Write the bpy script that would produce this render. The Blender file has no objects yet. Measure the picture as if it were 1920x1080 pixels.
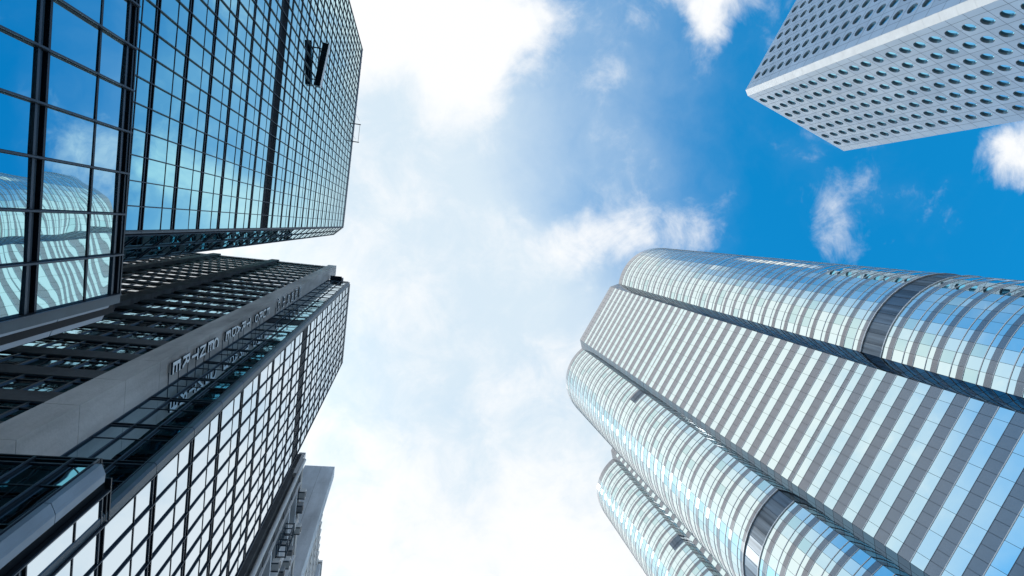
import bpy, math, random
import numpy as np
random.seed(7)
SC = bpy.context.scene
COL = SC.collection
R = math.radians

# ------------------------------------------------------------------ camera
F_PX = 1150.0                       # focal length in pixels of a 1920 px wide picture
ZEN = (770.1, 422.2)                # where the verticals meet in the photograph
CAM_Z = 1.6
zc = np.array([(ZEN[0]-960)/F_PX, (ZEN[1]-540)/F_PX, 1.0]); zc /= np.linalg.norm(zc)
e1 = np.cross([0, 1, 0], zc); e1 /= np.linalg.norm(e1)
e2 = np.cross(zc, e1)

def plan(x, y):
    """horizontal offset per metre of height for a photograph pixel"""
    r = np.array([(x-960)/F_PX, (y-540)/F_PX, 1.0])
    return np.array([r @ e1, r @ e2])/(r @ zc)

def topix(p):
    r = p[0]*e1+p[1]*e2+(p[2]-CAM_Z)*zc
    if r[2] < 1e-6: return None
    return 960+F_PX*r[0]/r[2], 540+F_PX*r[1]/r[2]

cam = bpy.data.cameras.new('camera'); camo = bpy.data.objects.new('camera', cam); COL.objects.link(camo)
right = np.array([e1[0], e2[0], zc[0]]); down = np.array([e1[1], e2[1], zc[1]]); fwd = np.array([e1[2], e2[2], zc[2]])
from mathutils import Matrix
M = Matrix.Identity(4)
for i in range(3):
    M[i][0] = right[i]; M[i][1] = -down[i]; M[i][2] = -fwd[i]
M[2][3] = CAM_Z
camo.matrix_world = M
cam.sensor_width = 36.0; cam.lens = F_PX/1920*36
cam.clip_start = 0.1; cam.clip_end = 6000
SC.camera = camo
SC.view_settings.view_transform = 'Standard'; SC.view_settings.look = 'None'
SC.view_settings.exposure = 0.0; SC.view_settings.gamma = 1.0
SC.cycles.caustics_reflective = True; SC.cycles.sample_clamp_indirect = 4.0; SC.cycles.blur_glossy = 0.5
SC.cycles.max_bounces = 8; SC.cycles.glossy_bounces = 5; SC.cycles.diffuse_bounces = 3

# ------------------------------------------------------------------ light
SUN_AZ = np.array([-0.8, 0.6]); SUN_AZ /= np.linalg.norm(SUN_AZ)
SUN_EL = R(58)
sd = np.array([SUN_AZ[0]*math.cos(SUN_EL), SUN_AZ[1]*math.cos(SUN_EL), math.sin(SUN_EL)])
sl = bpy.data.lights.new('sun', 'SUN'); sl.energy = 2.0; sl.angle = R(0.5); sl.color = (1.0, 0.96, 0.9)
so = bpy.data.objects.new('sun', sl); COL.objects.link(so)
from mathutils import Vector
so.rotation_euler = Vector(sd).to_track_quat('Z', 'Y').to_euler()
so.location = (0, 0, 250)

W = bpy.data.worlds.new('World'); SC.world = W; W.use_nodes = True
nt = W.node_tree; nt.nodes.clear()
class N:
    """small node-graph helper"""
    def __init__(s, tree): s.t = tree
    def new(s, typ, **kw):
        n = s.t.nodes.new(typ)
        for k, v in kw.items(): setattr(n, k, v)
        return n
    def put(s, sock, v):
        if hasattr(v, 'is_output'): s.t.links.new(v, sock)
        elif v is not None: sock.default_value = v
    def math(s, op, a, b=None, c=None, clamp=False):
        n = s.new('ShaderNodeMath', operation=op, use_clamp=clamp)
        for i, v in enumerate((a, b, c)): s.put(n.inputs[i], v)
        return n.outputs[0]
    def vec(s, op, a, b=None, scale=None):
        n = s.new('ShaderNodeVectorMath', operation=op)
        s.put(n.inputs[0], a); s.put(n.inputs[1], b)
        if scale is not None: s.put(n.inputs['Scale'], scale)
        return n.outputs['Value'] if op in ('LENGTH', 'DOT_PRODUCT', 'DISTANCE') else n.outputs[0]
    def mix(s, f, a, b):
        n = s.new('ShaderNodeMix', data_type='RGBA')
        s.put(n.inputs[0], f); s.put(n.inputs[6], a); s.put(n.inputs[7], b)
        return n.outputs[2]
    def mul(s, a, b):
        n = s.new('ShaderNodeMix', data_type='RGBA', blend_type='MULTIPLY')
        n.inputs[0].default_value = 1; s.put(n.inputs[6], a); s.put(n.inputs[7], b)
        return n.outputs[2]
    def ramp(s, x, lo, hi, a=0.0, b=1.0, kind='SMOOTHSTEP'):
        n = s.new('ShaderNodeMapRange', interpolation_type=kind)
        for i, v in enumerate((x, lo, hi, a, b)): s.put(n.inputs[i], v)
        return n.outputs[0]
    def noise(s, v, scale, detail=6, rough=.55, dist=0.0, col=False, lac=2.0):
        n = s.new('ShaderNodeTexNoise')
        s.put(n.inputs['Vector'], v); n.inputs['Scale'].default_value = scale
        n.inputs['Detail'].default_value = detail; n.inputs['Roughness'].default_value = rough
        n.inputs['Distortion'].default_value = dist; n.inputs['Lacunarity'].default_value = lac
        return n.outputs['Color' if col else 'Fac']

g = N(nt)
STR = 0.1
sky = g.new('ShaderNodeTexSky', sky_type='NISHITA', sun_disc=False)
sky.sun_elevation = SUN_EL
sky.sun_rotation = math.atan2(sd[0], sd[1])
sky.air_density = 1.0; sky.dust_density = 0.6; sky.ozone_density = 2.5
dirn = g.new('ShaderNodeTexCoord').outputs['Generated']
sep = g.new('ShaderNodeSeparateXYZ'); nt.links.new(dirn, sep.inputs[0])
zz = g.math('MAXIMUM', sep.outputs[2], 0.04)
comb = g.new('ShaderNodeCombineXYZ')
nt.links.new(g.math('DIVIDE', sep.outputs[0], zz), comb.inputs[0])
nt.links.new(g.math('DIVIDE', sep.outputs[1], zz), comb.inputs[1])
uv = comb.outputs[0]                # cloud layer seen as a level sheet overhead
warp = g.vec('SCALE', g.vec('SUBTRACT', g.noise(uv, 2.2, 4, .55, col=True), (.5, .5, .5)), scale=.22)
warp2 = g.vec('SCALE', g.vec('SUBTRACT', g.noise(uv, 8.0, 4, .6, col=True), (.5, .5, .5)), scale=.06)
uvw = g.vec('ADD', g.vec('ADD', uv, warp), warp2)

def blobs(lst):
    tot = None
    for (px, py, rx, ry, amp) in lst:
        c = plan(px, py)
        d = g.vec('MULTIPLY', g.vec('SUBTRACT', uvw, (c[0], c[1], 0)), (F_PX/rx, F_PX/ry, 0))
        v = g.ramp(g.vec('LENGTH', d), 0.0, 1.6, amp, 0.0)
        tot = v if tot is None else g.math('ADD', tot, v)
    return tot
#CLOUDS
cumulus = [(800, -40, 260, 165, .72), (850, 45, 200, 90, .42), (900, 165, 75, 115, .72), (975, 60, 95, 100, .5), (700, 60, 90, 80, .5),
           (1350, -10, 140, 85, .85), (1330, 85, 50, 65, .5), (1900, 290, 110, 85, .72),
           (1585, 395, 60, 65, .34), (1640, 450, 55, 45, .34), (1140, 165, 60, 55, .30),
           (1165, 440, 200, 72, .5), (1010, 480, 150, 90, .52), (1350, 400, 70, 45, .16),
           (800, 430, 130, 80, .3), (760, 600, 200, 130, .42), (720, 560, 110, 80, .25), (1010, 700, 170, 110, .3), (850, 1150, 620, 340, 1.1), (620, 820, 200, 200, .35), (1060, 880, 160, 200, .35),
           (200, 150, 480, 380, .9), (-350, 480, 480, 450, .9), (-150, 150, 420, 420, .5)]
veil = [(740, 330, 240, 300, .46), (700, 560, 330, 200, .5), (960, 560, 260, 150, .5), (850, 1000, 650, 400, 1.2),
        (300, 130, 520, 520, .85), (-250, 480, 600, 550, .9), (600, 1500, 900, 620, 1.2), (990, 240, 410, 370, .54), (1180, 880, 200, 260, .6), (-300, -200, 600, 500, .55), (640, 430, 200, 300, .4),
        (900, -800, 1100, 560, .42), (-1200, 300, 900, 1200, .5)]
n1 = g.noise(uvw, 3.8, 9, .60)
n2 = g.noise(uv, 11.0, 8, .66, dist=.5)
nn = g.math('ADD', g.math('MULTIPLY', n1, .6), g.math('MULTIPLY', n2, .4))
cu = g.math('MULTIPLY_ADD', g.math('SUBTRACT', nn, .5), 2.6, blobs(cumulus))
cu = g.ramp(cu, .16, .95)
ve = g.math('MULTIPLY_ADD', g.math('SUBTRACT', n1, .5), .6, blobs(veil))
ve = g.ramp(ve, .0, 1.15)
sunn = g.ramp(g.vec('DOT_PRODUCT', g.vec('NORMALIZE', dirn), tuple(float(x) for x in sd)), .88, 1.0, 1.0, 1.15)
blue = g.mul(sky.outputs[0], (.06, 1.86, 2.42, 1))
white = 1.03/STR
vcol = g.vec('SCALE', (white*.735, white*.85, white*.93), scale=sunn)
ccol = g.vec('SCALE', (white*.97, white*.985, white*1.0), scale=sunn)
body = g.mix(g.math('MULTIPLY', ve, .93), blue, vcol)
body = g.mix(cu, body, ccol)
body = g.mix(g.ramp(sep.outputs[2], .12, .52, 1.0, 0.0), body, (white*1.75, white*1.8, white*1.85, 1))   # unseen horizon brightened, added as fill light for shaded walls
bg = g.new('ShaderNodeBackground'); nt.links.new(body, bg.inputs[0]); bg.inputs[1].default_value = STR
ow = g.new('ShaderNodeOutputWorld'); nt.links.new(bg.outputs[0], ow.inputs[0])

# ------------------------------------------------------------------ materials
def mat(name, col, rough=.5, metal=0.0, ior=1.45, coat=0.0, bump=None, vary=None, coatrough=.1, spec=.5):
    m = bpy.data.materials.new(name); m.use_nodes = True
    t = m.node_tree; b = t.nodes['Principled BSDF']; k = N(t)
    b.inputs['Base Color'].default_value = (*col, 1); b.inputs['Roughness'].default_value = rough
    b.inputs['Metallic'].default_value = metal; b.inputs['IOR'].default_value = ior
    b.inputs['Coat Weight'].default_value = coat; b.inputs['Coat Roughness'].default_value = coatrough
    b.inputs['Specular IOR Level'].default_value = spec
    tc = k.new('ShaderNodeTexCoord').outputs['Object']
    if vary:
        sc, amt, det = vary[:3]
        v = tc
        if len(vary) > 3:
            mp = k.new('ShaderNodeMapping'); t.links.new(tc, mp.inputs[0]); mp.inputs['Scale'].default_value = vary[3]; v = mp.outputs[0]
        f = k.noise(v, sc, det, .6)
        f2 = k.ramp(f, .3, .7, 1-amt, 1+amt, 'LINEAR')
        t.links.new(k.vec('SCALE', tuple(col), scale=f2), b.inputs['Base Color'])
    if bump:
        sc, dist, det = bump
        bn = k.new('ShaderNodeBump'); bn.inputs['Strength'].default_value = 1.0; bn.inputs['Distance'].default_value = dist
        t.links.new(k.noise(tc, sc, det, .5), bn.inputs['Height']); t.links.new(bn.outputs[0], b.inputs['Normal'])
    return m
M_ = dict(
    glassA=mat('blue mirror glass', (.30, .73, .82), .012, 1.0, bump=(.55, .004, 1)),
    glassP=mat('wavy mirror glass', (.50, .79, .87), .012, 1.0, bump=(.5, .010, 1)),
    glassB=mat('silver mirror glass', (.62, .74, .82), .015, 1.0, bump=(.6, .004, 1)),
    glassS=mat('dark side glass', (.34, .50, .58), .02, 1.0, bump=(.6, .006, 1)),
    glassD=mat('old reflective glass', (.48, .58, .66), .02, 1.0, bump=(.6, .006, 1)),
    glassR=mat('dark return glass', (.10, .16, .20), .03, 1.0, bump=(.4, .003, 0)),
    glassX=mat('silver tower glass', (.78, .925, .925), .012, 1.0, bump=(.35, .0012, 0)),
    glassX2=mat('duller tower glass', (.60, .80, .80), .03, 1.0, bump=(.35, .0012, 0)),
    glassJ=mat('porthole glass', (.26, .66, .85), .03, 1.0),
    frame=mat('dark bronze frame', (.018, .034, .052), .45, .3, vary=(.8, .25, 3), spec=.3),
    rail=mat('grey window rail', (.036, .060, .088), .42, .4, spec=.4),
    black=mat('recess black', (.006, .010, .016), .6, spec=.15),
    louvre=mat('black louvre', (.008, .016, .026), .6, spec=.12),
    trim=mat('zinc corner trim', (.042, .075, .105), .45, .35, vary=(1.1, .2, 5)),
    trimL=mat('pale metal cladding', (.19, .26, .34), .5, .15, vary=(.7, .16, 6)),
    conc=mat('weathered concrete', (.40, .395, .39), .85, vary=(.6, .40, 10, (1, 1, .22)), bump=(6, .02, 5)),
    concd=mat('dark and shade-toned concrete', (.085, .092, .10), .9, vary=(.8, .35, 8), bump=(6, .02, 5)),  # dark base; on the framed tower it also stands in for shade
    concb=mat('board marked concrete', (.56, .61, .66), .85, vary=(.5, .26, 9, (1, 1, .25)), bump=(5, .02, 5)),
    white=mat('white metal', (.62, .64, .66), .4),
    granite=mat('polished granite', (.085, .10, .13), .17, 0, 2.3, 1.0, coatrough=.06, vary=(.4, .10, 8), bump=(.3, .0008, 0)),
    glassR2=mat('dark return spandrel', (.10, .13, .16), .05, 1.0),
    granited=mat('granite joint', (.03, .035, .045), .6),
    louvX=mat('stainless louvre', (.13, .16, .19), .34, .8, vary=(.35, .55, 6, (4, 4, .15))),
    alu=mat('aluminium panel', (.44, .505, .565), .36, .45, vary=(.09, .08, 4)),
    alu2=mat('aluminium panel, duller', (.40, .465, .53), .40, .42, vary=(.12, .10, 5)),
    joint=mat('panel joint', (.035, .055, .085), .6),
    pale=mat('pale concrete', (.72, .71, .69), .7, vary=(.5, .08, 8)),
    reveal=mat('porthole reveal', (.30, .32, .34), .4, .5),
    letter=mat('sign letter metal', (.86, .90, .93), .45, 0),
    plant=mat('grey plant casing', (.20, .22, .24), .6, vary=(2, .2, 5)),
    plantl=mat('light plant casing', (.55, .57, .58), .5),
    ground=mat('paving', (.19, .19, .19), .8, vary=(.3, .15, 8)),
    road=mat('asphalt', (.05, .05, .052), .85, vary=(.5, .2, 8)),
)

_g = M_['granite'].node_tree.nodes['Principled BSDF']
_g.inputs['Sheen Weight'].default_value = .8; _g.inputs['Sheen Roughness'].default_value = .25

# ------------------------------------------------------------------ mesh helpers
class MB:
    def __init__(s): s.v = []; s.f = []; s.m = []; s.mats = []
    def mi(s, m):
        if m not in s.mats: s.mats.append(m)
        return s.mats.index(m)
    def face(s, pts, m):
        i = len(s.v); s.v += [tuple(float(c) for c in p) for p in pts]
        s.f.append(tuple(range(i, i+len(pts)))); s.m.append(s.mi(m))
    def hexa(s, c, m, skip=()):
        """c: 8 corners, bottom ring then top ring (counter-clockwise from above)"""
        i = len(s.v); s.v += [tuple(float(x) for x in p) for p in c]; k = s.mi(m)
        for n, q in enumerate(((3, 2, 1, 0), (4, 5, 6, 7), (0, 1, 5, 4), (1, 2, 6, 5), (2, 3, 7, 6), (3, 0, 4, 7))):
            if n in skip: continue
            s.f.append(tuple(i+a for a in q)); s.m.append(k)
    def bar(s, fr, s0, s1, q0, q1, z0, z1, m):
        c = [fr(s0, q1, z0), fr(s1, q1, z0), fr(s1, q0, z0), fr(s0, q0, z0)]
        c += [(p[0], p[1], z1) for p in c]
        s.hexa(c, m)
    def prism(s, pts, z0, z1, m):
        n = len(pts); a = sum(pts[i][0]*pts[(i+1) % n][1]-pts[(i+1) % n][0]*pts[i][1] for i in range(n))
        if a < 0: pts = pts[::-1]
        for i in range(n):
            p, q = pts[i], pts[(i+1) % n]
            s.face([(p[0], p[1], z0), (q[0], q[1], z0), (q[0], q[1], z1), (p[0], p[1], z1)], m)
        s.face([(p[0], p[1], z1) for p in pts], m)
        s.face([(p[0], p[1], z0) for p in pts[::-1]], m)
    def tube(s, a, b, r, m, n=10, r2=None):
        a = np.array(a, float); b = np.array(b, float); d = b-a; d /= np.linalg.norm(d)
        x = np.cross(d, [0, 0, 1] if abs(d[2]) < .9 else [1, 0, 0]); x /= np.linalg.norm(x); y = np.cross(d, x)
        r2 = r if r2 is None else r2
        A = [a+r*(math.cos(t)*x+math.sin(t)*y) for t in np.linspace(0, 2*math.pi, n, endpoint=False)]
        B = [b+r2*(math.cos(t)*x+math.sin(t)*y) for t in np.linspace(0, 2*math.pi, n, endpoint=False)]
        for i in range(n):
            j = (i+1) % n; s.face([A[i], A[j], B[j], B[i]], m)
        s.face(A[::-1], m); s.face(B, m)
    def build(s, name, parent=None, base=(0, 0, 0)):
        me = bpy.data.meshes.new(name)
        me.from_pydata([(v[0]-base[0], v[1]-base[1], v[2]-base[2]) for v in s.v], [], s.f)
        for m in s.mats: me.materials.append(m)
        me.polygons.foreach_set('material_index', s.m); me.update()
        o = bpy.data.objects.new(name, me); COL.objects.link(o)
        if parent is not None: o.parent = parent
        return o

class Frame:
    """wall frame: s along the wall, q outwards, z up; outward = t x up"""
    def __init__(s, o, t):
        s.o = np.array(o, float)[:2]; s.t = np.array(t, float)/np.linalg.norm(t); s.n = np.array([s.t[1], -s.t[0]])
    def __call__(s, a, q, z):
        p = s.o+s.t*a+s.n*q
        return (p[0], p[1], z)
def wall_frame(a, b):
    """frame with origin a whose outside faces the camera; returns frame and signed length to b"""
    a = np.array(a, float); b = np.array(b, float); t = (b-a)/np.linalg.norm(b-a)
    f = Frame(a, t)
    if f.n @ a > 0: f = Frame(a, -t)
    return f, float(f.t @ (b-a))

def tag(o, label=None, cat=None, group=None, kind=None):
    for k, v in (('label', label), ('category', cat), ('group', group), ('kind', kind)):
        if v: o[k] = v
    return o
class Thing:
    def __init__(s, name, loc, label, cat, group=None):
        s.e = bpy.data.objects.new(name, None); COL.objects.link(s.e); s.e.location = loc; s.base = loc
        s.e.empty_display_size = 1
        tag(s.e, label, cat, group); s.panes = []
    def part(s, name, mb, parent=None): return mb.build(name, parent or s.e, s.base)
    def pane(s, pts, m, inner=None, name='window'): s.panes.append((pts, m, inner))
    def finish(s, keep=100, name='window'):
        def area(pts):
            p = [topix(x) for x in pts[:4]]
            if any(x is None for x in p): return 0
            cx = sum(x[0] for x in p)/4; cy = sum(x[1] for x in p)/4
            if not (-30 < cx < 1950 and -30 < cy < 1110): return 0
            return abs(sum(p[i][0]*p[(i+1) % 4][1]-p[(i+1) % 4][0]*p[i][1] for i in range(4)))/2
        order = sorted(range(len(s.panes)), key=lambda i: -area(s.panes[i][0]))
        rest = MB()
        for r, i in enumerate(order):
            pts, m, inner = s.panes[i]
            mb = rest if r >= keep else MB()
            if inner: inner(mb)
            else: mb.face(pts, m)
            if r < keep: s.part(name, mb)
        if rest.f:
            o = s.part(name, rest); o['kind'] = 'stuff'

def jit(a): return random.uniform(-a, a)
def quad(fr, s0, s1, z0, z1, q, j=0.0):
    """pane with a slight tilt of its own"""
    a, b, c = jit(j), jit(j), jit(j)
    return [fr(s0, q+a, z0), fr(s1, q+b, z0), fr(s1, q+b+c-a, z1), fr(s0, q+c, z1)]

def grid_wall(T, fr, cols, floors, glass, fm, q=0.0, th=.40, rail=.07, bar=.07, depth=.13, thin=.60, band=None, j=.004, zmin=None, ztop=None, proud=.02):
    """curtain wall: every storey is a tall pane, a thin rail, a short pane and a deep black slot between two rails"""
    s0, s1 = cols[0], cols[-1]
    for i in range(len(floors)-1):
        zb, zt = floors[i]+th/2, floors[i+1]-th/2
        zm = zb+(floors[i+1]-floors[i])*thin-th/2
        for k in range(len(cols)-1):
            a, b = cols[k]+bar/2, cols[k+1]-bar/2
            if band is not None and i in band:
                pass
            else:
                T.pane(quad(fr, a, b, zb, zm-rail/2, q, j), glass)
            T.pane(quad(fr, a, b, zm+rail/2, zt, q, j), glass)
        fm.bar(fr, s0, s1, q-.05, q+proud, zm-rail/2, zm+rail/2, M_['frame'])
    for i, z in enumerate(floors):
        fm.bar(fr, s0, s1, q-.05, q+proud+.02, z-th/2-rail, z-th/2, M_['rail'])
        fm.bar(fr, s0, s1, q-.05, q+proud+.02, z+th/2, z+th/2+rail, M_['frame'])
        fm.bar(fr, s0, s1, q-.05, q+proud-.03, z-.03, z+.03, M_['frame'])
    for c in cols:
        fm.bar(fr, c-bar/2, c+bar/2, q-.05, q+depth*.55, floors[0]-th/2, (ztop or floors[-1]+th/2+rail), M_['black'])
        fm.bar(fr, c-bar*.3, c+bar*.3, q+depth*.55+.002, q+depth, floors[0]-th/2, (ztop or floors[-1]+th/2+rail), M_['rail'])

# ================================================================== ground
mb = MB(); mb.face([(-3000, -3000, 0), (3000, -3000, 0), (3000, 3000, 0), (-3000, 3000, 0)], M_['ground'])
tag(mb.build('ground'), kind='structure')
tA = np.array([-.1153, .9933]); nA = np.array([.9933, .1153])
tB = np.array([-.1007, .9949]); nB = np.array([.9949, .1007])
mb = MB(); fr = Frame((0, 0), tA)
mb.bar(fr, -300, 300, 6, 24, -.2, .006, M_['road']); tag(mb.build('road'), kind='structure')
mb = MB(); mb.bar(fr, -300, 300, 5.7, 6, -.2, .14, M_['pale']); mb.bar(fr, -300, 300, 24, 24.3, -.2, .14, M_['pale'])
tag(mb.build('kerb'), kind='structure')

LEFT = []
# ================================================================== mirror glass tower, upper left
D = 11.36
T = Thing('glass_tower', (-D, -12, 0), 'tall blue mirror glass tower at upper left with one black louvre storey', 'tower', 'mirror glass buildings on the left')
fr = Frame(nA*-D, tA)
fm = MB()
H = 9.6946*D+CAM_Z
cols = [(.1535-.0909*k)*D for k in range(30)][::-1]
floors = [CAM_Z+D*(2.530+.3174*k) for k in range(-8, 23)]
grid_wall(T, fr, cols, floors, M_['glassA'], fm, th=.25, rail=.055, bar=.05, depth=.09, band={14}, ztop=H-.1)
# roof parapet band
fm.bar(fr, cols[0], .1535*D, -.05, .03, floors[-1]+.25, H, M_['frame'])
T.part('window_frame', fm)
# corner: flat trim then a two-pane chamfer
c0 = fr(.1535*D+.03, 0, 0); c1 = fr(.164*D, 0, 0); P2 = plan(625.7, 440)*9.6946*D
cf = Frame(c1[:2], P2-np.array(c1[:2])); L = float(np.linalg.norm(P2-np.array(c1[:2])))
mb = MB()
for i in range(len(floors)-1):
    mb.bar(fr, .1535*D+.035, .164*D, -.05, .05, floors[i]+.015, floors[i+1]-.015, M_['trim'])
T.part('corner_trim', mb)
fm2 = MB()
grid_wall(T, cf, [0.06, L/2, L-.06], floors, M_['glassA'], fm2, th=.25, rail=.055, bar=.055, depth=.09, ztop=H-.1)
fm2.bar(cf, 0, L, -.05, .06, floors[-1]+.25, H, M_['frame'])
T.part('corner_frame', fm2)
core = MB()
a = fr(cols[0], -.055, 0)[:2]; b = fr(.164*D-.02, -.055, 0)[:2]; c = cf(L-.02, -.055, 0)[:2]; d = fr(3.2, -26, 0)[:2]; e = fr(cols[0], -26, 0)[:2]
core.prism([a, b, c, d, e], -1, H-.05, M_['black'])
T.part('wall', core)
lb = MB()
z0 = floors[14]+.13; z1 = floors[14]+(floors[15]-floors[14])*.6-.04
lb.bar(fr, cols[0], .1535*D, -.052, -.03, z0, z1, M_['louvre'])
for k in range(14):
    z = z0+.07+k*(z1-z0-.1)/14
    lb.bar(fr, cols[0], .1535*D, -.03, .0, z, z+.05, M_['louvre'])
T.part('louvre_band', lb)
# mirror glass on the flank that faces the concrete tower
e_ = cf(L, 0, 0)[:2]
gf = Frame(np.array(e_), -nA); sm = MB()
grid_wall(T, gf, [.1+1.06*k for k in range(20)], floors, M_['glassA'], sm, th=.25, rail=.055, bar=.05, depth=.06, ztop=H-.1)
T.part('side_frame', sm)
T.finish(); LEFT.append(T)

# window-cleaning gondola hanging in front of it
G0 = fr(-12.75, .42, 0)[:2]; G1 = fr(-17.05, .88, 0)[:2]
gd = Frame(G0, np.array(G0)-np.array(G1)); LG = float(np.linalg.norm(np.array(G1)-np.array(G0)))
if gd.n @ nA < 0: gd = Frame(G0, -gd.t)
sg = -1 if gd.t @ (np.array(G1)-np.array(G0)) < 0 else 1
zg = CAM_Z+5.84*D
def gbar(m, a, b, q0, q1, z0, z1, mt):
    a, b = sorted((sg*a, sg*b)); m.bar(gd, a, b, q0, q1, z0, z1, mt)
T = Thing('window_gondola', gd(sg*LG/2, 0, zg), 'long dark window cleaning gondola hanging in front of the blue glass tower', 'gondola')
m = MB(); gbar(m, 0, LG, -.28, .28, zg, zg+.08, M_['louvre'])
for k in range(6): gbar(m, k*(LG-.06)/5, k*(LG-.06)/5+.06, -.27, .27, zg-.05, zg-.001, M_['frame'])
T.part('floor', m)
m = MB(); gbar(m, 0, LG, .281, .31, zg-.02, zg+.95, M_['white']); T.part('front_panel', m)
m = MB(); gbar(m, 0, LG, -.31, -.281, zg-.02, zg+.55, M_['trimL']); T.part('rear_panel', m)
for a in (.0, LG-.04):
    m = MB(); gbar(m, a, a+.04, -.28, .28, zg+.081, zg+.95, M_['trim']); T.part('end_panel', m)
for a in (.6, LG-.6):
    m = MB(); m.tube(gd(sg*a, .0, zg+.9), gd(sg*a, -.1, H+.3), .02, M_['rail'], 6); T.part('cable', m)
    m = MB(); m.tube(gd(sg*a, -.29, zg+.3), gd(sg*a, -.46-(0 if a < 1 else .35), zg+.3), .07, M_['black'], 8); T.part('buffer', m)
LEFT.append(T)

# roof davits
T = Thing('roof_davit', fr(-14.4, .0, H), 'thin davit arms joined by a cable on the roof edge of the blue glass tower', 'davit')
for s_ in (-15.94+0, -12.93):
    m = MB(); m.bar(fr, s_-.07, s_+.07, .02, 1.0, H+.25, H+.45, M_['frame']); m.bar(fr, s_-.1, s_+.1, -.2, .02, H-.04, H+.5, M_['trim']); T.part('arm', m)
m = MB(); m.tube(fr(-15.94, .85, H+.33), fr(-12.93, .85, H+.33), .03, M_['trim']); T.part('cable', m); LEFT.append(T)

# ================================================================== podium of the upper left tower
D1 = 7.38
T = Thing('glass_podium', (-D1, -6, 0), 'low mirror glass block at far left with big wavy panes reflecting the curved tower', 'building', 'mirror glass buildings on the left')
nA1 = np.array([math.cos(R(5.9)), math.sin(R(5.9))]); tA1 = np.array([-nA1[1], nA1[0]])
fr1 = Frame(nA*-D1, tA1); fm = MB()
cols = [(.3781-.1425*k)*D1 for k in range(19)][::-1]
floors = [CAM_Z+D1*(1.853+.4875*k) for k in range(-4, 2)]
grid_wall(T, fr1, cols, floors, M_['glassP'], fm, th=.25, rail=.08, bar=.065, depth=.12, j=.007)
T.part('window_frame', fm)
H1 = floors[-1]+.30
mb = MB()
mb.bar(fr1, .3781*D1+.04, .3781*D1+.24, -.1, .05, .0, H1, M_['trim'])
T.part('corner_trim', mb)
cp = fr1(.3781*D1+.245, -.02, 0)[:2]
cf1 = Frame(cp, tA*.93-nA*.36)
mb = MB()
for k in range(8): mb.bar(cf1, 0, .46, -.2, .0, .0+k*2.35+.01, k*2.35+2.33, M_['trimL'])
T.part('corner_cladding', mb)
mb = MB(); mb.bar(fr1, cols[0], cols[-1]+.04, -.12, .06, H1-.06, H1+.0, M_['frame']); T.part('parapet', mb)
core = MB(); core.bar(fr1, cols[0], cols[-1]+.5, -3.7, -.055, -1, H1-.07, M_['black']); T.part('wall', core)
T.finish(); LEFT.append(T)

# ================================================================== silver glass tower with sign pier
DB = 7.58
T = Thing('glass_tower', (-DB, 14, 0), 'silver mirror glass tower at lower left beside the lettered concrete pier', 'tower', 'mirror glass buildings on the left')
T.e.name = 'glass_tower.001'
fb = Frame(nB*-DB, tB); fm = MB()
HB = 11.73*DB+CAM_Z
cols = [(1.225+.1341*k)*DB for k in range(12)]
floors = [CAM_Z+DB*(2.8387+.481*k) for k in range(-6, 19)]
grid_wall(T, fb, cols, floors, M_['glassB'], fm, th=.22, rail=.055, bar=.045, depth=.07, band={14}, ztop=HB-.1)
fm.bar(fb, cols[0], cols[-1], -.05, .03, floors[-1]+.24, HB, M_['frame'])
T.part('window_frame', fm)
lb = MB(); z0 = floors[14]+.17; z1 = floors[14]+(floors[15]-floors[14])*.6-.04
lb.bar(fb, cols[0], cols[-1], -.052, -.03, z0, z1, M_['louvre']); T.part('louvre_band', lb)
# side strip towards the pier
S1 = 8.93
ff = Frame(nB*-DB+tB*S1, nB)           # s runs along nB (towards the street), outside faces -tB
fm = MB()
zi = CAM_Z+2.40*DB
fl2 = floors
cs = [-2.95, -2.10, -1.20, -.28]
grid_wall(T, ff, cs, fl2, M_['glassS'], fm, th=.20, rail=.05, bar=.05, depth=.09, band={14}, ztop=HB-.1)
fm.bar(ff, cs[0], cs[-1], -.05, .02, floors[-1]+.24, HB, M_['frame'])
lb = MB(); lb.bar(ff, cs[0], cs[-1], -.052, -.03, z0, z1, M_['louvre']); T.part('louvre_band', lb)
T.part('side_frame', fm)
mb = MB()
for i in range(len(floors)-1):
    za, zb = floors[i]+.02, floors[i+1]-.02
    p = [ff(-.25, .0, 0), ff(-.25, .06, 0), ff(-.03, .06, 0), ff(.05, -.03, 0), fb(cols[0]-.04, .05, 0), fb(cols[0]-.04, -.05, 0)]
    mb.prism([x[:2] for x in p], za, zb, M_['trim'])
T.part('corner_trim', mb)
core = MB()
core.prism([fb(S1+.06, -.055, 0)[:2], fb(cols[-1], -.055, 0)[:2], fb(cols[-1], -18, 0)[:2], fb(S1+.06, -18, 0)[:2]], -1, HB-.05, M_['black'])
T.part('wall', core)
T.finish(); LEFT.append(T)

# small plant on its roof by the pier
T = Thing('rooftop_plant', fb(8.6, -2.2, HB), 'small dark plant box with a round duct on the roof edge beside the lettered pier', 'plant box')
m = MB(); m.bar(fb, 8.45, 8.92, -2.75, -1.5, HB, HB+.6, M_['plant']); T.part('casing', m)
m = MB(); m.tube(fb(8.75, -1.45, HB+.33), fb(8.75, -1.0, HB+.33), .28, M_['plantl'], 16); T.part('duct', m)
m = MB(); m.bar(fb, 8.3, 9.3, -2.75, -1.2, HB-.06, HB-.001, M_['frame']); T.part('support', m); LEFT.append(T)

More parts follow.
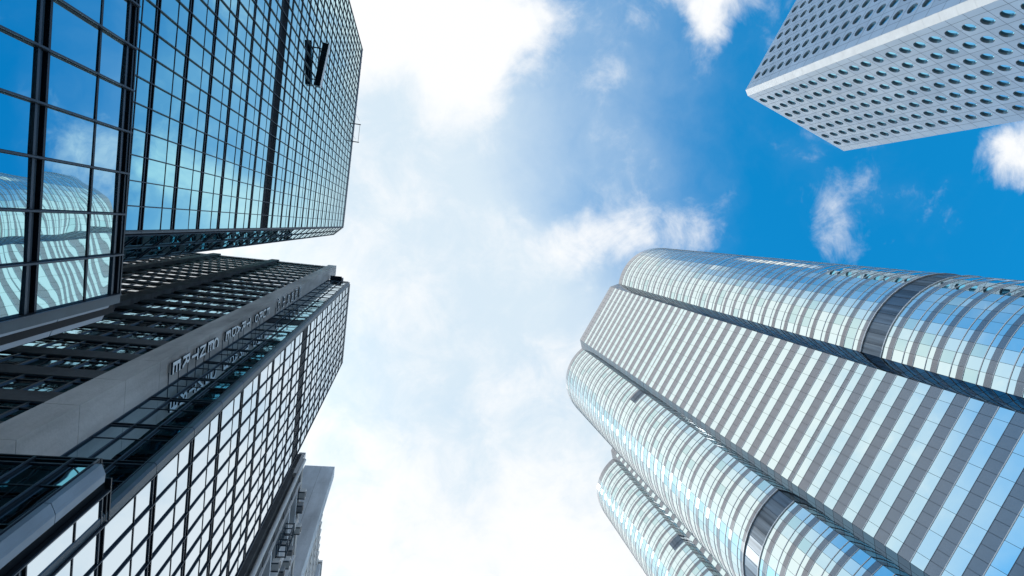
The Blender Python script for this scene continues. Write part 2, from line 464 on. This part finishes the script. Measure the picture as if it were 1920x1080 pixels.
# podium wing of the silver tower
T = Thing('glass_podium', fb(8, 0, 0), 'low glass wing at bottom left with a thick pale metal corner strip', 'building', 'mirror glass buildings on the left')
T.e.name = 'glass_podium.001'
HP = 2.40*DB+CAM_Z
fm = MB()
cP = [1.0935*DB, 1.225*DB-.07]
flP = [f for f in floors if f < HP]
grid_wall(T, fb, cP, flP, M_['glassB'], fm, q=.02, th=.20, rail=.05, bar=.06, depth=.11, j=.006)
T.part('window_frame', fm)
fs = Frame(nB*-DB+tB*7.50, nB); fm = MB()
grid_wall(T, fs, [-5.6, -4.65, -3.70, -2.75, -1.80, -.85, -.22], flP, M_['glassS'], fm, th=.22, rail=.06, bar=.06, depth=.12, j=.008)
T.part('side_frame', fm)
mb = MB()
zz0 = 0
for k in range(8):
    za, zb = k*2.42+.012, min(k*2.42+2.408, HP)
    mb.prism([fs(-.18, -.05, 0)[:2], fs(-.18, .08, 0)[:2], fs(-.02, .08, 0)[:2], fs(.06, -.12, 0)[:2], fs(.06, -.2, 0)[:2]], za, zb, M_['trimL'])
    mb.prism([fs(.062, -.13, 0)[:2], fs(.09, -.2, 0)[:2], fs(.075, -.42, 0)[:2], fs(-.1, -.42, 0)[:2]], za, zb, M_['trimL'])
T.part('corner_trim', mb)
mb = MB(); mb.bar(fs, -5.6, -.2, -.3, .06, flP[-1]+.26, HP, M_['frame']); mb.bar(fb, 1.0935*DB-.3, cP[-1], -.2, .08, flP[-1]+.26, HP, M_['frame']); T.part('parapet', mb)
core = MB(); core.prism([fs(-5.6, -.06, 0)[:2], fs(-.15, -.06, 0)[:2], fb(cP[0], -.06, 0)[:2], fb(cP[-1], -.06, 0)[:2], fb(cP[-1], -2.6, 0)[:2], fs(-2.6, -1.3, 0)[:2], fs(-5.6, -.5, 0)[:2]], -1, HP-.06, M_['black']); T.part('wall', core)
T.finish(); LEFT.append(T)

# ================================================================== concrete framed tower with the sign pier
HD = 97.0
T = Thing('concrete_tower', fb(9, -14, 0), 'dark and shade-toned concrete framed tower with deep piers between the two glass towers', 'tower')
fd = Frame(tB*7.45, nB)                # q outwards = -tB; s = distance along nB (negative: away from the street)
ZD = HD+CAM_Z
pier = [(-11.68, -10.53), (-19.97, -18.9), (-28.3, -27.2), (-36.6, -35.5)]
for n_, (a, b) in enumerate(pier):
    m = MB()
    dep = -1.53 if n_ == 0 else -.75
    zs = [i*3.473 for i in range(29)]
    for i in range(28):
        m.bar(fd, a, b, dep, 0.0, zs[i]+.012, (zs[i+1]-.012 if i < 27 else ZD), M_['conc' if n_ == 0 else 'concd'])  # rear piers get the darker colour to paint in their shade
    m.bar(fd, a+.02, b-.02, dep, -.025, 0, ZD-.1, M_['concd'])
    T.part('pier', m)
ch = Frame((0, 0), nB)
sp = MB(); mu = MB()
bays = [(pier[i+1][1], pier[i][0]) for i in range(3)]
zw = []
for k in range(-6, 21):
    za = CAM_Z+HD*(.2464+.0358*k); zb = za+1.25
    if za < 0: continue
    for (a, b) in bays: sp.bar(fd, a+.003, b-.003, -.6, -.34, za, zb, M_['concd'])  # spandrel shade is put into this dark colour
    zw.append((zb, za+HD*.0358))
T.part('spandrel', sp)
for (a, b) in bays:
    n = 7; w = (b-a)/n
    for (za, zb) in zw:
        if zb > ZD-1: continue
        zm = za+(zb-za)*.70
        for i in range(n):
            T.pane(quad(fd, a+i*w+.05, a+(i+1)*w-.05, za+.06, zm-.05, -.415, .004), M_['glassD'])
            T.pane(quad(fd, a+i*w+.05, a+(i+1)*w-.05, zm+.05, zb-.12, -.415, .004), M_['glassD'])
        mu.bar(fd, a+.01, b-.01, -.56, -.38, zm-.05, zm+.05, M_['frame'])
        mu.bar(fd, a+.01, b-.01, -.56, -.37, zb-.12, zb-.003, M_['frame'])
    for i in range(1, n):
        mu.bar(fd, a+i*w-.05, a+i*w+.05, -.56, -.36, 4, ZD-3.2, M_['rail'])
T.part('mullion', mu)
pp = MB()
for (a, b) in bays:
    w = (b-a)/7
    for i in range(7): pp.bar(fd, a+i*w+.05, a+(i+1)*w-.05, -.5, -.2, ZD-1.7, ZD-.25, M_['trim'])
    pp.bar(fd, a+.002, b-.002, -.6, -.51, ZD-3.2, ZD-.3, M_['black'])
T.part('parapet', pp)
core = MB(); core.prism([fd(-36.6, -.6, 0)[:2], fd(-11.5, -.6, 0)[:2], fd(-11.5, -20, 0)[:2], fd(-36.6, -20, 0)[:2]], -1, ZD-.4, M_['black']); T.part('wall', core)
T.finish(); LEFT.append(T)

# lettering on the street side of the pier
lf = Frame(nB*-10.53, tB)
def glyph(ch):
    c = bpy.data.curves.new('glyph', 'FONT'); c.body = ch; c.size = 1.0; c.extrude = .045; c.resolution_u = 3
    if ch.isascii(): c.offset = .014
    o = bpy.data.objects.new('glyph', c); COL.objects.link(o)
    dg = bpy.context.evaluated_depsgraph_get(); dg.update()
    me = bpy.data.meshes.new_from_object(o.evaluated_get(dg))
    v = [tuple(x.co) for x in me.vertices]; f = [tuple(p.vertices) for p in me.polygons]
    bpy.data.objects.remove(o); bpy.data.curves.remove(c); bpy.data.meshes.remove(me)
    return v, f
def sign(name, chars, hs, size, label):
    T = Thing(name, lf(8.1, .1, CAM_Z+hs[-1]*HD), label, 'sign')
    for ch, h in zip(chars, hs):
        v, f = glyph(ch)
        xs = [p[0] for p in v]; ys = [p[1] for p in v]
        k = size/(max(ys)-min(ys)) if ch.isascii() else size/1.0
        kx = min(k, .62/(max(xs)-min(xs))) if ch.isascii() else k
        cx = (max(xs)+min(xs))/2; cy = (max(ys)+min(ys))/2
        z = CAM_Z+h*HD; m = MB()
        m.v = [lf(8.02+(p[0]-cx)*kx, .16+p[2], z+(p[1]-cy)*k) for p in v]; m.f = list(f); zt = max(p[2] for p in v)-1e-4
        li, fi = m.mi(M_['letter']), m.mi(M_['frame'])
        m.m = [li if all(v[i][2] > zt for i in q) else fi for q in f]  # sides take the dark frame colour as painted shade
        o = T.part('letter', m)
        cb = MB(); cb.bar(lf, 8.25, 8.90, .001, .03, z-size*.42-.012, z-size*.42+.012, M_['rail'])
        cb.build('bracket', o, T.base)
    LEFT.append(T); return T
en = 'EURO TRADE CENTRE'
hs = {}
top = [.5198, .506, .4944, .4817, None, .458, .4455, .4324, .4213, .4083, None, .3835, .3738, .3600, .3475, .3344, .3210]
pairs = [(c, h) for c, h in zip(en, top) if h]
sign('building_sign', [c for c, _ in pairs], [h for _, h in pairs], .98, 'stacked metal letters EURO TRADE CENTRE on the side of the concrete pier')
sign('building_sign', '歐陸貿易中心', [.6669, .6436, .6238, .6046, .5827, .5627], 1.15, 'six stacked Chinese characters high on the concrete pier above the English letters')

# ================================================================== low concrete building at the bottom
T = Thing('concrete_building', fb(26, -.2, 0), 'old concrete building at bottom with a vertical pipe, ledges and air conditioners', 'building')
fc = Frame(nB*-7.75, tB); ZC = 60+CAM_Z
m = MB()
for i in range(17):
    z = i*3.6
    m.bar(Frame(fc(23, 0, 0)[:2], nB), -13, -.3, -1, 0, z+.02, min(z+3.58, ZC), M_['concd'])
T.part('wall', m)
m = MB(); m.tube(fc(23.15, .12, 0), fc(23.15, .12, ZC-1.5), .17, M_['plantl'], 12); T.part('pipe', m)
m = MB(); m.bar(fc, 23.0, 23.45, -.6, 0, ZC-5, ZC, M_['white']); m.bar(fc, 23.45, 36, -.8, -.1, ZC-1.1, ZC, M_['conc']); T.part('parapet', m)
m = MB()
for i in range(34): m.bar(fc, 23.4, 25.15, -.5, -.12+(.05 if i % 2 else 0), i*1.8+.01, min(i*1.8+1.79, ZC-1.2), M_['concd'])
T.part('pier', m)
m = MB(); m.bar(fc, 25.15, 25.22, -.5, .05, 0, ZC-2, M_['white']); m.bar(fc, 28.5, 28.62, -.5, .12, 0, ZC-2, M_['white']); m.bar(fc, 28.85, 28.97, -.5, .12, 0, ZC-2, M_['white']); m.bar(fc, 32.3, 32.4, -.5, .1, 0, ZC-2, M_['white']); T.part('fin', m)
core = MB(); core.bar(fc, 23.5, 36, -13, -.8, -1, ZC-.3, M_['black']); T.part('backing', core)
sl_ = MB()
for k in range(16):
    z = CAM_Z+57.5-3.55*k
    for a, b in ((25.23, 28.49), (28.98, 32.29), (32.42, 35.8)):
        sl_.bar(fc, a, b, -.8, -.02, z-.9, z-.55, M_['concb'])
        n = 3; w = (b-a)/n
        for i in range(n):
            T.pane(quad(fc, a+i*w+.06, a+(i+1)*w-.06, z-.53, z+2.6-.02, -.62, .004), M_['glassD'])
            if i: sl_.bar(fc, a+i*w-.05, a+i*w+.05, -.75, -.5, z-.55, z+2.62, M_['frame'])
T.part('ledge', sl_); T.finish(); LEFT.append(T)
for k, (s_, h) in enumerate(((26.7, 58.6), (27.6, 57.6), (29.6, 57.4), (29.7, 53.4), (30.1, 52.4), (29.4, 49.6), (27.2, 47.0))):
    lab = ['uppermost grey air conditioner under the roof edge of the concrete building', 'air conditioner just below the uppermost one on the concrete building',
           'air conditioner beside the white fins under the second ledge', 'pale air conditioner beside the white fins one storey lower',
           'air conditioner tucked close below the pale one beside the fins', 'air conditioner lower down right of the white fins', 'lowest air conditioner under the metal cage'][k]
    T = Thing('air_conditioner', fc(s_, .1, CAM_Z+h), lab, 'air conditioner', 'air conditioners on the concrete building')
    m = MB(); z = CAM_Z+h; m.bar(fc, s_-.4, s_+.4, -.1, .45, z, z+.75, M_['plant' if k % 2 else 'plantl']); T.part('casing', m)
    m = MB(); m.tube(fc(s_, .451, z+.37), fc(s_, .48, z+.37), .27, M_['frame'], 16); T.part('fan_grille', m)
    for b_ in (-.35, .3):
        m = MB(); m.bar(fc, s_+b_, s_+b_+.05, -.6, .42, z-.08, z-.002, M_['frame']); T.part('bracket', m)
    LEFT.append(T)
T = Thing('wall_cage', fc(26.2, .3, CAM_Z+48), 'black metal cage of hoops and rails hung on the concrete building facade', 'cage')
m = MB()
for s_ in (25.75, 26.75):
    for q_ in (.05, .75): m.tube(fc(s_, q_, CAM_Z+47.6), fc(s_, q_, CAM_Z+51.2), .05, M_['frame'], 6)
T.part('upright', m)
for z in (47.7, 48.5, 49.4, 50.3, 51.1):
    m = MB(); z += CAM_Z
    c_ = [fc(25.75, .05, z), fc(26.75, .05, z), fc(26.75, .75, z), fc(25.75, .75, z)]
    for i in range(4): m.tube(c_[i], c_[(i+1) % 4], .05, M_['frame'], 6)
    T.part('hoop', m)
LEFT.append(T)

# ================================================================== towers beyond it
T = Thing('slab_tower', fb(37, -4, 0), 'grey concrete tower with a blank panelled end wall at bottom left', 'tower')
ZE = 90+CAM_Z; fe = Frame(nB*-7.37, tB)
m = MB(); ef = Frame(fe(36.4, 0, 0)[:2], nB)
z = 0
while z < ZE:
    z2 = min(z+3.3, ZE)
    for a, b in ((-4.25, -1.9), (-1.88, 0)):
        m.bar(ef, a+.012, b-.0, -1.6, 0, z+.012, z2, M_['concb'])
    z += 3.3
T.part('end_wall', m)
m = MB(); m.bar(ef, -4.2, -.02, -1.5, -.03, -1, ZE-.1, M_['concd']); T.part('backing', m)
m = MB(); ZW = 78.2+CAM_Z
m.bar(fe, 38.01, 44, -8, -.3, -1, ZW, M_['concd']); T.part('wing', m)
m = MB()
for k in range(23):
    z = ZW-.8-3.4*k
    m.bar(fe, 38.01, 44, -.3, .02, z-.75, z, M_['pale'])
    for i in range(6):
        T.pane(quad(fe, 38.15+i, 38.9+i, z-3.35, z-.78, -.28, .003), M_['glassR2'])
for i in range(7): m.bar(fe, 37.95+i, 38.12+i, -.3, .06, 0, ZW, M_['pale'])
T.part('frame', m); T.finish(); LEFT.append(T)
T = Thing('slab_tower', (-13, 45, 0), 'narrow plain grey tower end peeking from behind the panelled end wall', 'tower')
m = MB()
for k in range(24): m.bar(fb, 44.3, 50, -8, .66, k*3.3+.01, min(k*3.3+3.29, 79.5), M_['concb'])
T.part('wall', m)
m = MB(); m.bar(fb, 44.0, 44.29, -8, .2, 0, 76, M_['louvre']); T.part('recess', m)
m = MB(); m.bar(fb, 44.2, 50.1, -8, .76, 79.51, 79.9, M_['pale']); T.part('coping', m); LEFT.append(T)

# ================================================================== curved twin towers on the right
HX = 187.0
ea = plan(1144, 537.5)*HX; eb = plan(1087.5, 636.7)*HX
tX = (eb-ea)/np.linalg.norm(eb-ea); inn = np.array([tX[1], -tX[0]])
if inn @ ea < 0: inn = -inn
def zX(h): return CAM_Z+h*HX
def curved_tower(name, off, label, bays_on, flat_range, seed):
    random.seed(seed)
    a0 = ea+off; b0 = eb+off; ctr = (a0+b0)/2+inn*16
    T = Thing(name, (float(ctr[0]), float(ctr[1]), 0), label, 'tower', 'curved granite and glass towers')
    # ---- storey table of the flat front
    gl = []; gr = []
    z = .9744
    gr.append((.9744, 1.0))
    tab = [.9744]
    lo_u = .7484                                            # last normal glass bottom above upper plant storey
    n = 11; per = (.9744-.7387)/12
    for k in range(12):
        t = .9744-per*k; gl.append((t-.0103, t)); gr.append((t-per, t-.0103))
    gl.append((.7292, .7387)); gr.append((.72, .7292)); gl.append((.7112, .72)); gl.append((.7017, .7104)); gr.append((.6925, .7017))
    n = 14; per = (.6925-.4215)/n
    for k in range(n):
        t = .6925-per*k; gl.append((t-.0101, t)); gr.append((t-per, t-.0101))
    gl.append((.4125, .4215)); gr.append((.408, .4125)); gl.append((.3996, .408)); gr.append((.3902, .3996))
    t = .3902
    while t > .03:
        gl.append((t-.0098, t)); gr.append((t-.0190, t-.0098)); t -= .0190
    gr.append((-CAM_Z/HX, t))
    ff_, Lf = wall_frame(a0, b0)                            # s signed towards b
    sgn = 1 if Lf > 0 else -1; Lf = abs(Lf)
    def flat(s0, s1, z0, z1, q, j): 
        a, b = sorted((sgn*s0, sgn*s1)); return quad(ff_, a, b, z0, z1, q, j)
    def fbar(mb, s0, s1, q0, q1, z0, z1, m):
        a, b = sorted((sgn*s0, sgn*s1)); mb.bar(ff_, a, b, q0, q1, z0, z1, m)
    w = Lf/7
    jo = [0]+[w*(k+.5) for k in range(7)]+[Lf]
    gm = MB(); tr = MB()
    for (za, zb) in gl:
        for k in range(8):
            T.pane(flat(jo[k]+.02, jo[k+1]-.02, zX(za)+.05, zX(zb)-.02, .0, .007), M_['glassX'])
        fbar(tr, 0, Lf, -.05, .05, zX(zb)-.02, zX(zb)+.06, M_['white'])
        fbar(tr, 0, Lf, -.05, .03, zX(za)-.03, zX(za)+.05, M_['joint'])
    jg = [0]+[w*.5*(k+1) for k in range(13)]+[Lf]
    for (za, zb) in gr:
        nz = max(1, round((zb-za)*HX/2.6)) if zb > .97 or za < 0.02 else 1
        for i in range(nz):
            z0 = zX(za+(zb-za)*i/nz)+.06; z1 = zX(za+(zb-za)*(i+1)/nz)-.03
            for k in range(14): gm.face(flat(jg[k]+.02, jg[k+1]-.02, z0, z1, .02, .002), M_['granite'])
    # ---- bays
    for side in bays_on:
        if side == 'b': o = b0; tt = tX
        else: o = a0; tt = -tX
        cs = o+tt*2.17; st = cs+inn*1.95                    # start of the curve beyond the 45 degree return
        cen = o+tt*7.2+inn*14.0; r = float(np.linalg.norm(st-cen)) 
        v = st-cen; ph0 = math.atan2(v @ inn, v @ tt)
        nf = 30; dphi = R(7.0)
        pts = [cen+r*(math.cos(ph0+dphi*i)*tt+math.sin(ph0+dphi*i)*inn) for i in range(nf+1)]
        g2 = []; gg = []; lv = []
        off_h = 0.0 if side == 'a' else .0035
        bots = list(np.linspace(.9674, .7269, 13))
        gg.append((.9837, 1.0-off_h)); prev = .9837
        for q_ in bots:
            gg.append((q_, q_+.0046)); hi = prev; lo = q_+.0046
            if hi-lo > .004: g2.append((lo, hi))
            prev = q_
        up = (.7044, .7269)
        gg.append((.7002, .7044)); prev = .7002
        bots = list(np.linspace(.7002, .4258, 15))[1:]
        for q_ in bots:
            gg.append((q_, q_+.0046)); g2.append((q_+.0046, prev)); prev = q_
        lv.append((.4038, .4258))
        small = (.3994, .4038); gg.append((.3945, .3994)); prev = .3945
        t = .3945-.0198
        while t > .03:
            gg.append((t, t+.0049)); g2.append((t+.0049, prev)); prev = t; t -= .0198
        gg.append((-CAM_Z/HX-off_h, prev))
        vis = 1
        for i in range(nf):
            p, q_ = pts[i], pts[i+1]
            mid = (p+q_)/2
            fr_ = Frame(p, q_-p); out = mid-cen
            Lp = float(np.linalg.norm(q_-p))
            if fr_.n @ out < 0: fr_ = Frame(q_, p-q_)
            zo = lambda h: zX(h+off_h)
            facing = fr_.n @ (-mid) > -3
            for (za, zb) in gg:
                nz = max(1, round((zb-za)*HX/2.6)) if za < 0 else 1
                gm.face(quad(fr_, .015, Lp-.015, zo(za)+.02, zo(zb)-.02, .02, .002), M_['granite'])
            if not facing and i > 20: continue
            for (za, zb) in g2:
                za_, zb_ = zo(za), zo(zb)
                hh = zb_-za_; z1 = za_+hh*.30
                T.pane(quad(fr_, .02, Lp-.02, za_+.02, z1-.05, 0, .0025), M_['glassX'])
                T.pane(quad(fr_, .02, Lp-.02, z1+.07, zb_-.07, 0, .0035), M_['glassX' if random.random() < .8 else 'glassX2'])
                tr.bar(fr_, 0, Lp, -.04, .06, z1-.03, z1+.06, M_['white'])
                tr.bar(fr_, 0, Lp, -.04, .05, zb_-.07, zb_-.0, M_['white'])
            # upper plant storey
            za_, zb_ = zo(up[0]), zo(up[1]); zm = (za_+zb_)/2
            mm = M_['louvX'] if (i < 2 and side == 'b') else M_['glassX']
            T.pane(quad(fr_, .02, Lp-.02, za_+.02, za_+.75, 0, .0025), M_['glassX'])
            T.pane(quad(fr_, .02, Lp-.02, za_+.85, zm-.04, 0, .0025), mm)
            T.pane(quad(fr_, .02, Lp-.02, zm+.04, zb_-.07, 0, .0025), mm)
            tr.bar(fr_, 0, Lp, -.04, .05, zb_-.07, zb_, M_['white']); tr.bar(fr_, 0, Lp, -.04, .04, zm-.04, zm+.04, M_['joint'])
            tr.bar(fr_, 0, Lp, -.04, .05, za_+.75, za_+.85, M_['white'])
            # lower plant storey: brushed louvres in a recess
            for (za, zb) in lv:
                za_, zb_ = zo(za), zo(zb)
                for k in range(1):
                    gm.face(quad(fr_, .03, Lp-.03, za_+.15, zb_-.15, -.03, .003), M_['louvX'])
                tr.bar(fr_, 0, Lp, -.04, .14, za_+.0, za_+.15, M_['white']); tr.bar(fr_, 0, Lp, -.04, .14, zb_-.15, zb_, M_['white'])
                tr.bar(fr_, 0, .03, -.05, -.0, za_+.15, zb_-.15, M_['joint'])
            T.pane(quad(fr_, .02, Lp-.02, zo(small[0])+.02, zo(small[1])-.01, 0, .0025), M_['glassX'])
        # return wall between the front and the curve
        rf, Lr = wall_frame(o, st); s2 = 1 if Lr > 0 else -1; Lr = abs(Lr)
        for bnd in (gl, gr):
            for (za, zb) in bnd:
                for k in range(3):
                    a, b = sorted((s2*(Lr*k/3+.02), s2*(Lr*(k+1)/3-.02)))
                    T.pane(quad(rf, a, b, zX(za)+.03, zX(zb)-.03, 0, .004), M_['glassR' if bnd is gl else 'glassR2'])
        # solid behind the skin
        cr = MB()
        ring = [cen+(r-.12)*(math.cos(ph0+dphi*i)*tt+math.sin(ph0+dphi*i)*inn) for i in range(nf+1)]
        cr.prism([tuple(x) for x in ring]+[tuple(cen+inn*8-tt*6)], 0, zX(1.0)-.15, M_['granited'])
        T.part('bay_wall', cr)
    cr = MB(); e = .08
    fa = a0+inn*e; fb_ = b0+inn*e
    ra = a0-tX*2.17+inn*(1.95+e*1.2); rb = b0+tX*2.17+inn*(1.95+e*1.2)
    cr.prism([tuple(fa), tuple(fb_), tuple(rb), tuple(b0+tX*2+inn*30), tuple(a0-tX*2+inn*30), tuple(ra)], 0, zX(1)-.15, M_['granited'])
    T.part('wall', cr)
    T.part('granite_cladding', gm); T.part('window_frame', tr)
    T.finish()
curved_tower('curved_tower', np.zeros(2), 'tall tower at right with two rounded glass bays and a striped flat front', 'ab', None, 3)
b2 = plan(1145.5, 844.5)*HX
curved_tower('curved_tower', b2-eb, 'matching rounded tower half hidden behind the big one at bottom', 'b', None, 5)

# ================================================================== porthole tower, top right
HJ = 170.0; ZJ = HJ+CAM_Z
T = Thing('porthole_tower', (110, -30, 0), 'silver panelled tower at top right with rows of round windows', 'tower')
lc, rc = plan(1398, 168.7)*HJ, plan(1402.5, 180)*HJ
rb_, lb_ = plan(1582.5, 283.3)*HJ, plan(1493, 0)*HJ
rd = (rb_-rc)/np.linalg.norm(rb_-rc); ld = (lb_-lc)/np.linalg.norm(lb_-lc)
FL = .02170*HJ; WR = 1.17; DEP = .48
wl = MB(); jn = MB()
def porthole_face(o, d, pitch, s_first, s_end, ncol):
    fr_, L_ = wall_frame(o, o+d); sg = 1 if L_ > 0 else -1
    P = lambda s, q, z: fr_(sg*s, q, z)
    def face(pts, m, mb): mb.face(pts if sg > 0 else pts[::-1], m)
    G = .075
    edges = [s_first-.5*pitch+pitch*c for c in range(ncol+1)]
    zc0 = CAM_Z+.9852*HJ
    zt = zc0+FL/2
    nseg = 24
    for r_ in range(46):
        zc_ = zc0-r_*FL
        if zc_ < 3: break
        z0, z1 = zc_-FL/2+G/2, zc_+FL/2-G/2
        for (a, b) in ((0.02, edges[0]-G/2), (edges[-1]+G/2, s_end-.02)):
            face([P(a, 0, z0), P(b, 0, z0), P(b, 0, z1), P(a, 0, z1)], M_['alu'], wl)
        for c in range(ncol):
            cx = s_first+pitch*c
            x0, x1 = edges[c]+G/2, edges[c+1]-G/2
            pm = M_['alu' if random.random() < .6 else 'alu2']
            # panel with a round hole, split on the vertical centre joint
            circ = [(cx+WR*math.cos(t), zc_+WR*math.sin(t)) for t in [2*math.pi*i/nseg for i in range(nseg)]]
            def edge(t):
                ct, st_ = math.cos(t), math.sin(t)
                k = min(((x1-cx)/abs(ct)) if abs(ct) > 1e-9 else 1e9, ((z1-zc_)/abs(st_)) if abs(st_) > 1e-9 else 1e9)
                return (cx+k*ct, zc_+k*st_)
            angs = [2*math.pi*i/nseg for i in range(nseg)]
            ca = math.atan2(z1-zc_, x1-cx)
            for i in range(nseg):
                t0, t1 = angs[i], angs[i]+2*math.pi/nseg
                p0, p1 = circ[i], circ[(i+1) % nseg]
                out = [edge(t0)]
                for cc in (ca, math.pi-ca, math.pi+ca, 2*math.pi-ca):
                    if t0+1e-6 < cc < t1-1e-6: out.append(edge(cc))
                out.append(edge(t1))
                poly = [p0]+out+[p1]
                face([P(x, 0, z) for x, z in poly], pm, wl)
            # hidden-fix joints above and below the hole
            for za, zb in ((z0, zc_-WR-.02), (zc_+WR+.02, z1)):
                jn.bar(fr_, sg*cx-.02, sg*cx+.02, -.01, .004, za, zb, M_['joint'])
            def inner(mb, cx=cx, zc_=zc_, circ=circ):
                tl, tn = jit(.006), jit(.006)
                for i in range(nseg):
                    p0, p1 = circ[i], circ[(i+1) % nseg]
                    face([P(p0[0], 0, p0[1]), P(p1[0], 0, p1[1]), P(p1[0], -DEP, p1[1]), P(p0[0], -DEP, p0[1])][::-1], M_['reveal'], mb)
                # dark rubber ring, then glass
                r2 = WR-.09
                c2 = [(cx+r2*math.cos(t), zc_+r2*math.sin(t)) for t in angs]
                for i in range(nseg):
                    k_ = (i+1) % nseg
                    face([P(circ[i][0], -DEP, circ[i][1]), P(circ[k_][0], -DEP, circ[k_][1]), P(c2[k_][0], -DEP+.05, c2[k_][1]), P(c2[i][0], -DEP+.05, c2[i][1])], M_['frame'], mb)
                face([P(x, -DEP+.05+tl*(x-cx)+tn*(z-zc_), z) for x, z in c2], M_['glassJ'], mb)
            T.pane([P(cx-WR, 0, zc_-WR), P(cx+WR, 0, zc_-WR), P(cx+WR, 0, zc_+WR), P(cx-WR, 0, zc_+WR)], None, inner)
    # strip above the top storey
    for c in range(-1, ncol+1):
        a = .02 if c < 0 else edges[c]+G/2; b = edges[0]-G/2 if c < 0 else (s_end-.02 if c == ncol else edges[c+1]-G/2)
        face([P(a, 0, zt+G/2), P(b, 0, zt+G/2), P(b, 0, ZJ), P(a, 0, ZJ)], M_['alu'], wl)
s0R = .4249*HJ; s0L = .4824*HJ
porthole_face(rc, rd, .0264*HJ, .4473*HJ-s0R, .2086*HJ, 7)
porthole_face(lc, ld, .0255*HJ, .5072*HJ-s0L, .2086*HJ, 7)
T.part('wall', wl); T.part('panel_joint', jn)
cn = MB()
rr = rc+rd*.2086*HJ; ll = lc+ld*.2086*HJ
out = lc-rc; 
i_ = (rd+ld)*.0
mid = (lc+rc)/2; cdir = (lc-rc)/np.linalg.norm(lc-rc); cnm = np.array([cdir[1], -cdir[0]])
if cnm @ mid > 0: cnm = -cnm
for k in range(46):
    za = ZJ-FL*k; zb = ZJ-FL*(k+1)+.03
    if zb < 0: break
    cn.prism([tuple(lc+cnm*.06), tuple(rc+cnm*.06), tuple(rc+rd*.02-cnm*.5), tuple(lc+ld*.02-cnm*.5)], zb, za, M_['pale'])
T.part('corner_pier', cn)
core = MB(); dd = (rd+ld)*.56
core.prism([tuple(lc+dd*1.0), tuple(rc+dd), tuple(rr+ld*.6-rd*.05), tuple(rr+ld*.2086*HJ), tuple(ll+rd*.6-ld*.05)], 0, ZJ-.1, M_['joint'])
T.part('core', core)
T.finish(100)

# the buildings on the left are a little smaller and closer than their storey heights of 3.6 m suggest
KL = .88
for T in LEFT:
    T.e.scale = (KL, KL, KL)
    l = T.e.location
    T.e.location = (l[0]*KL, l[1]*KL, CAM_Z+(l[2]-CAM_Z)*KL)
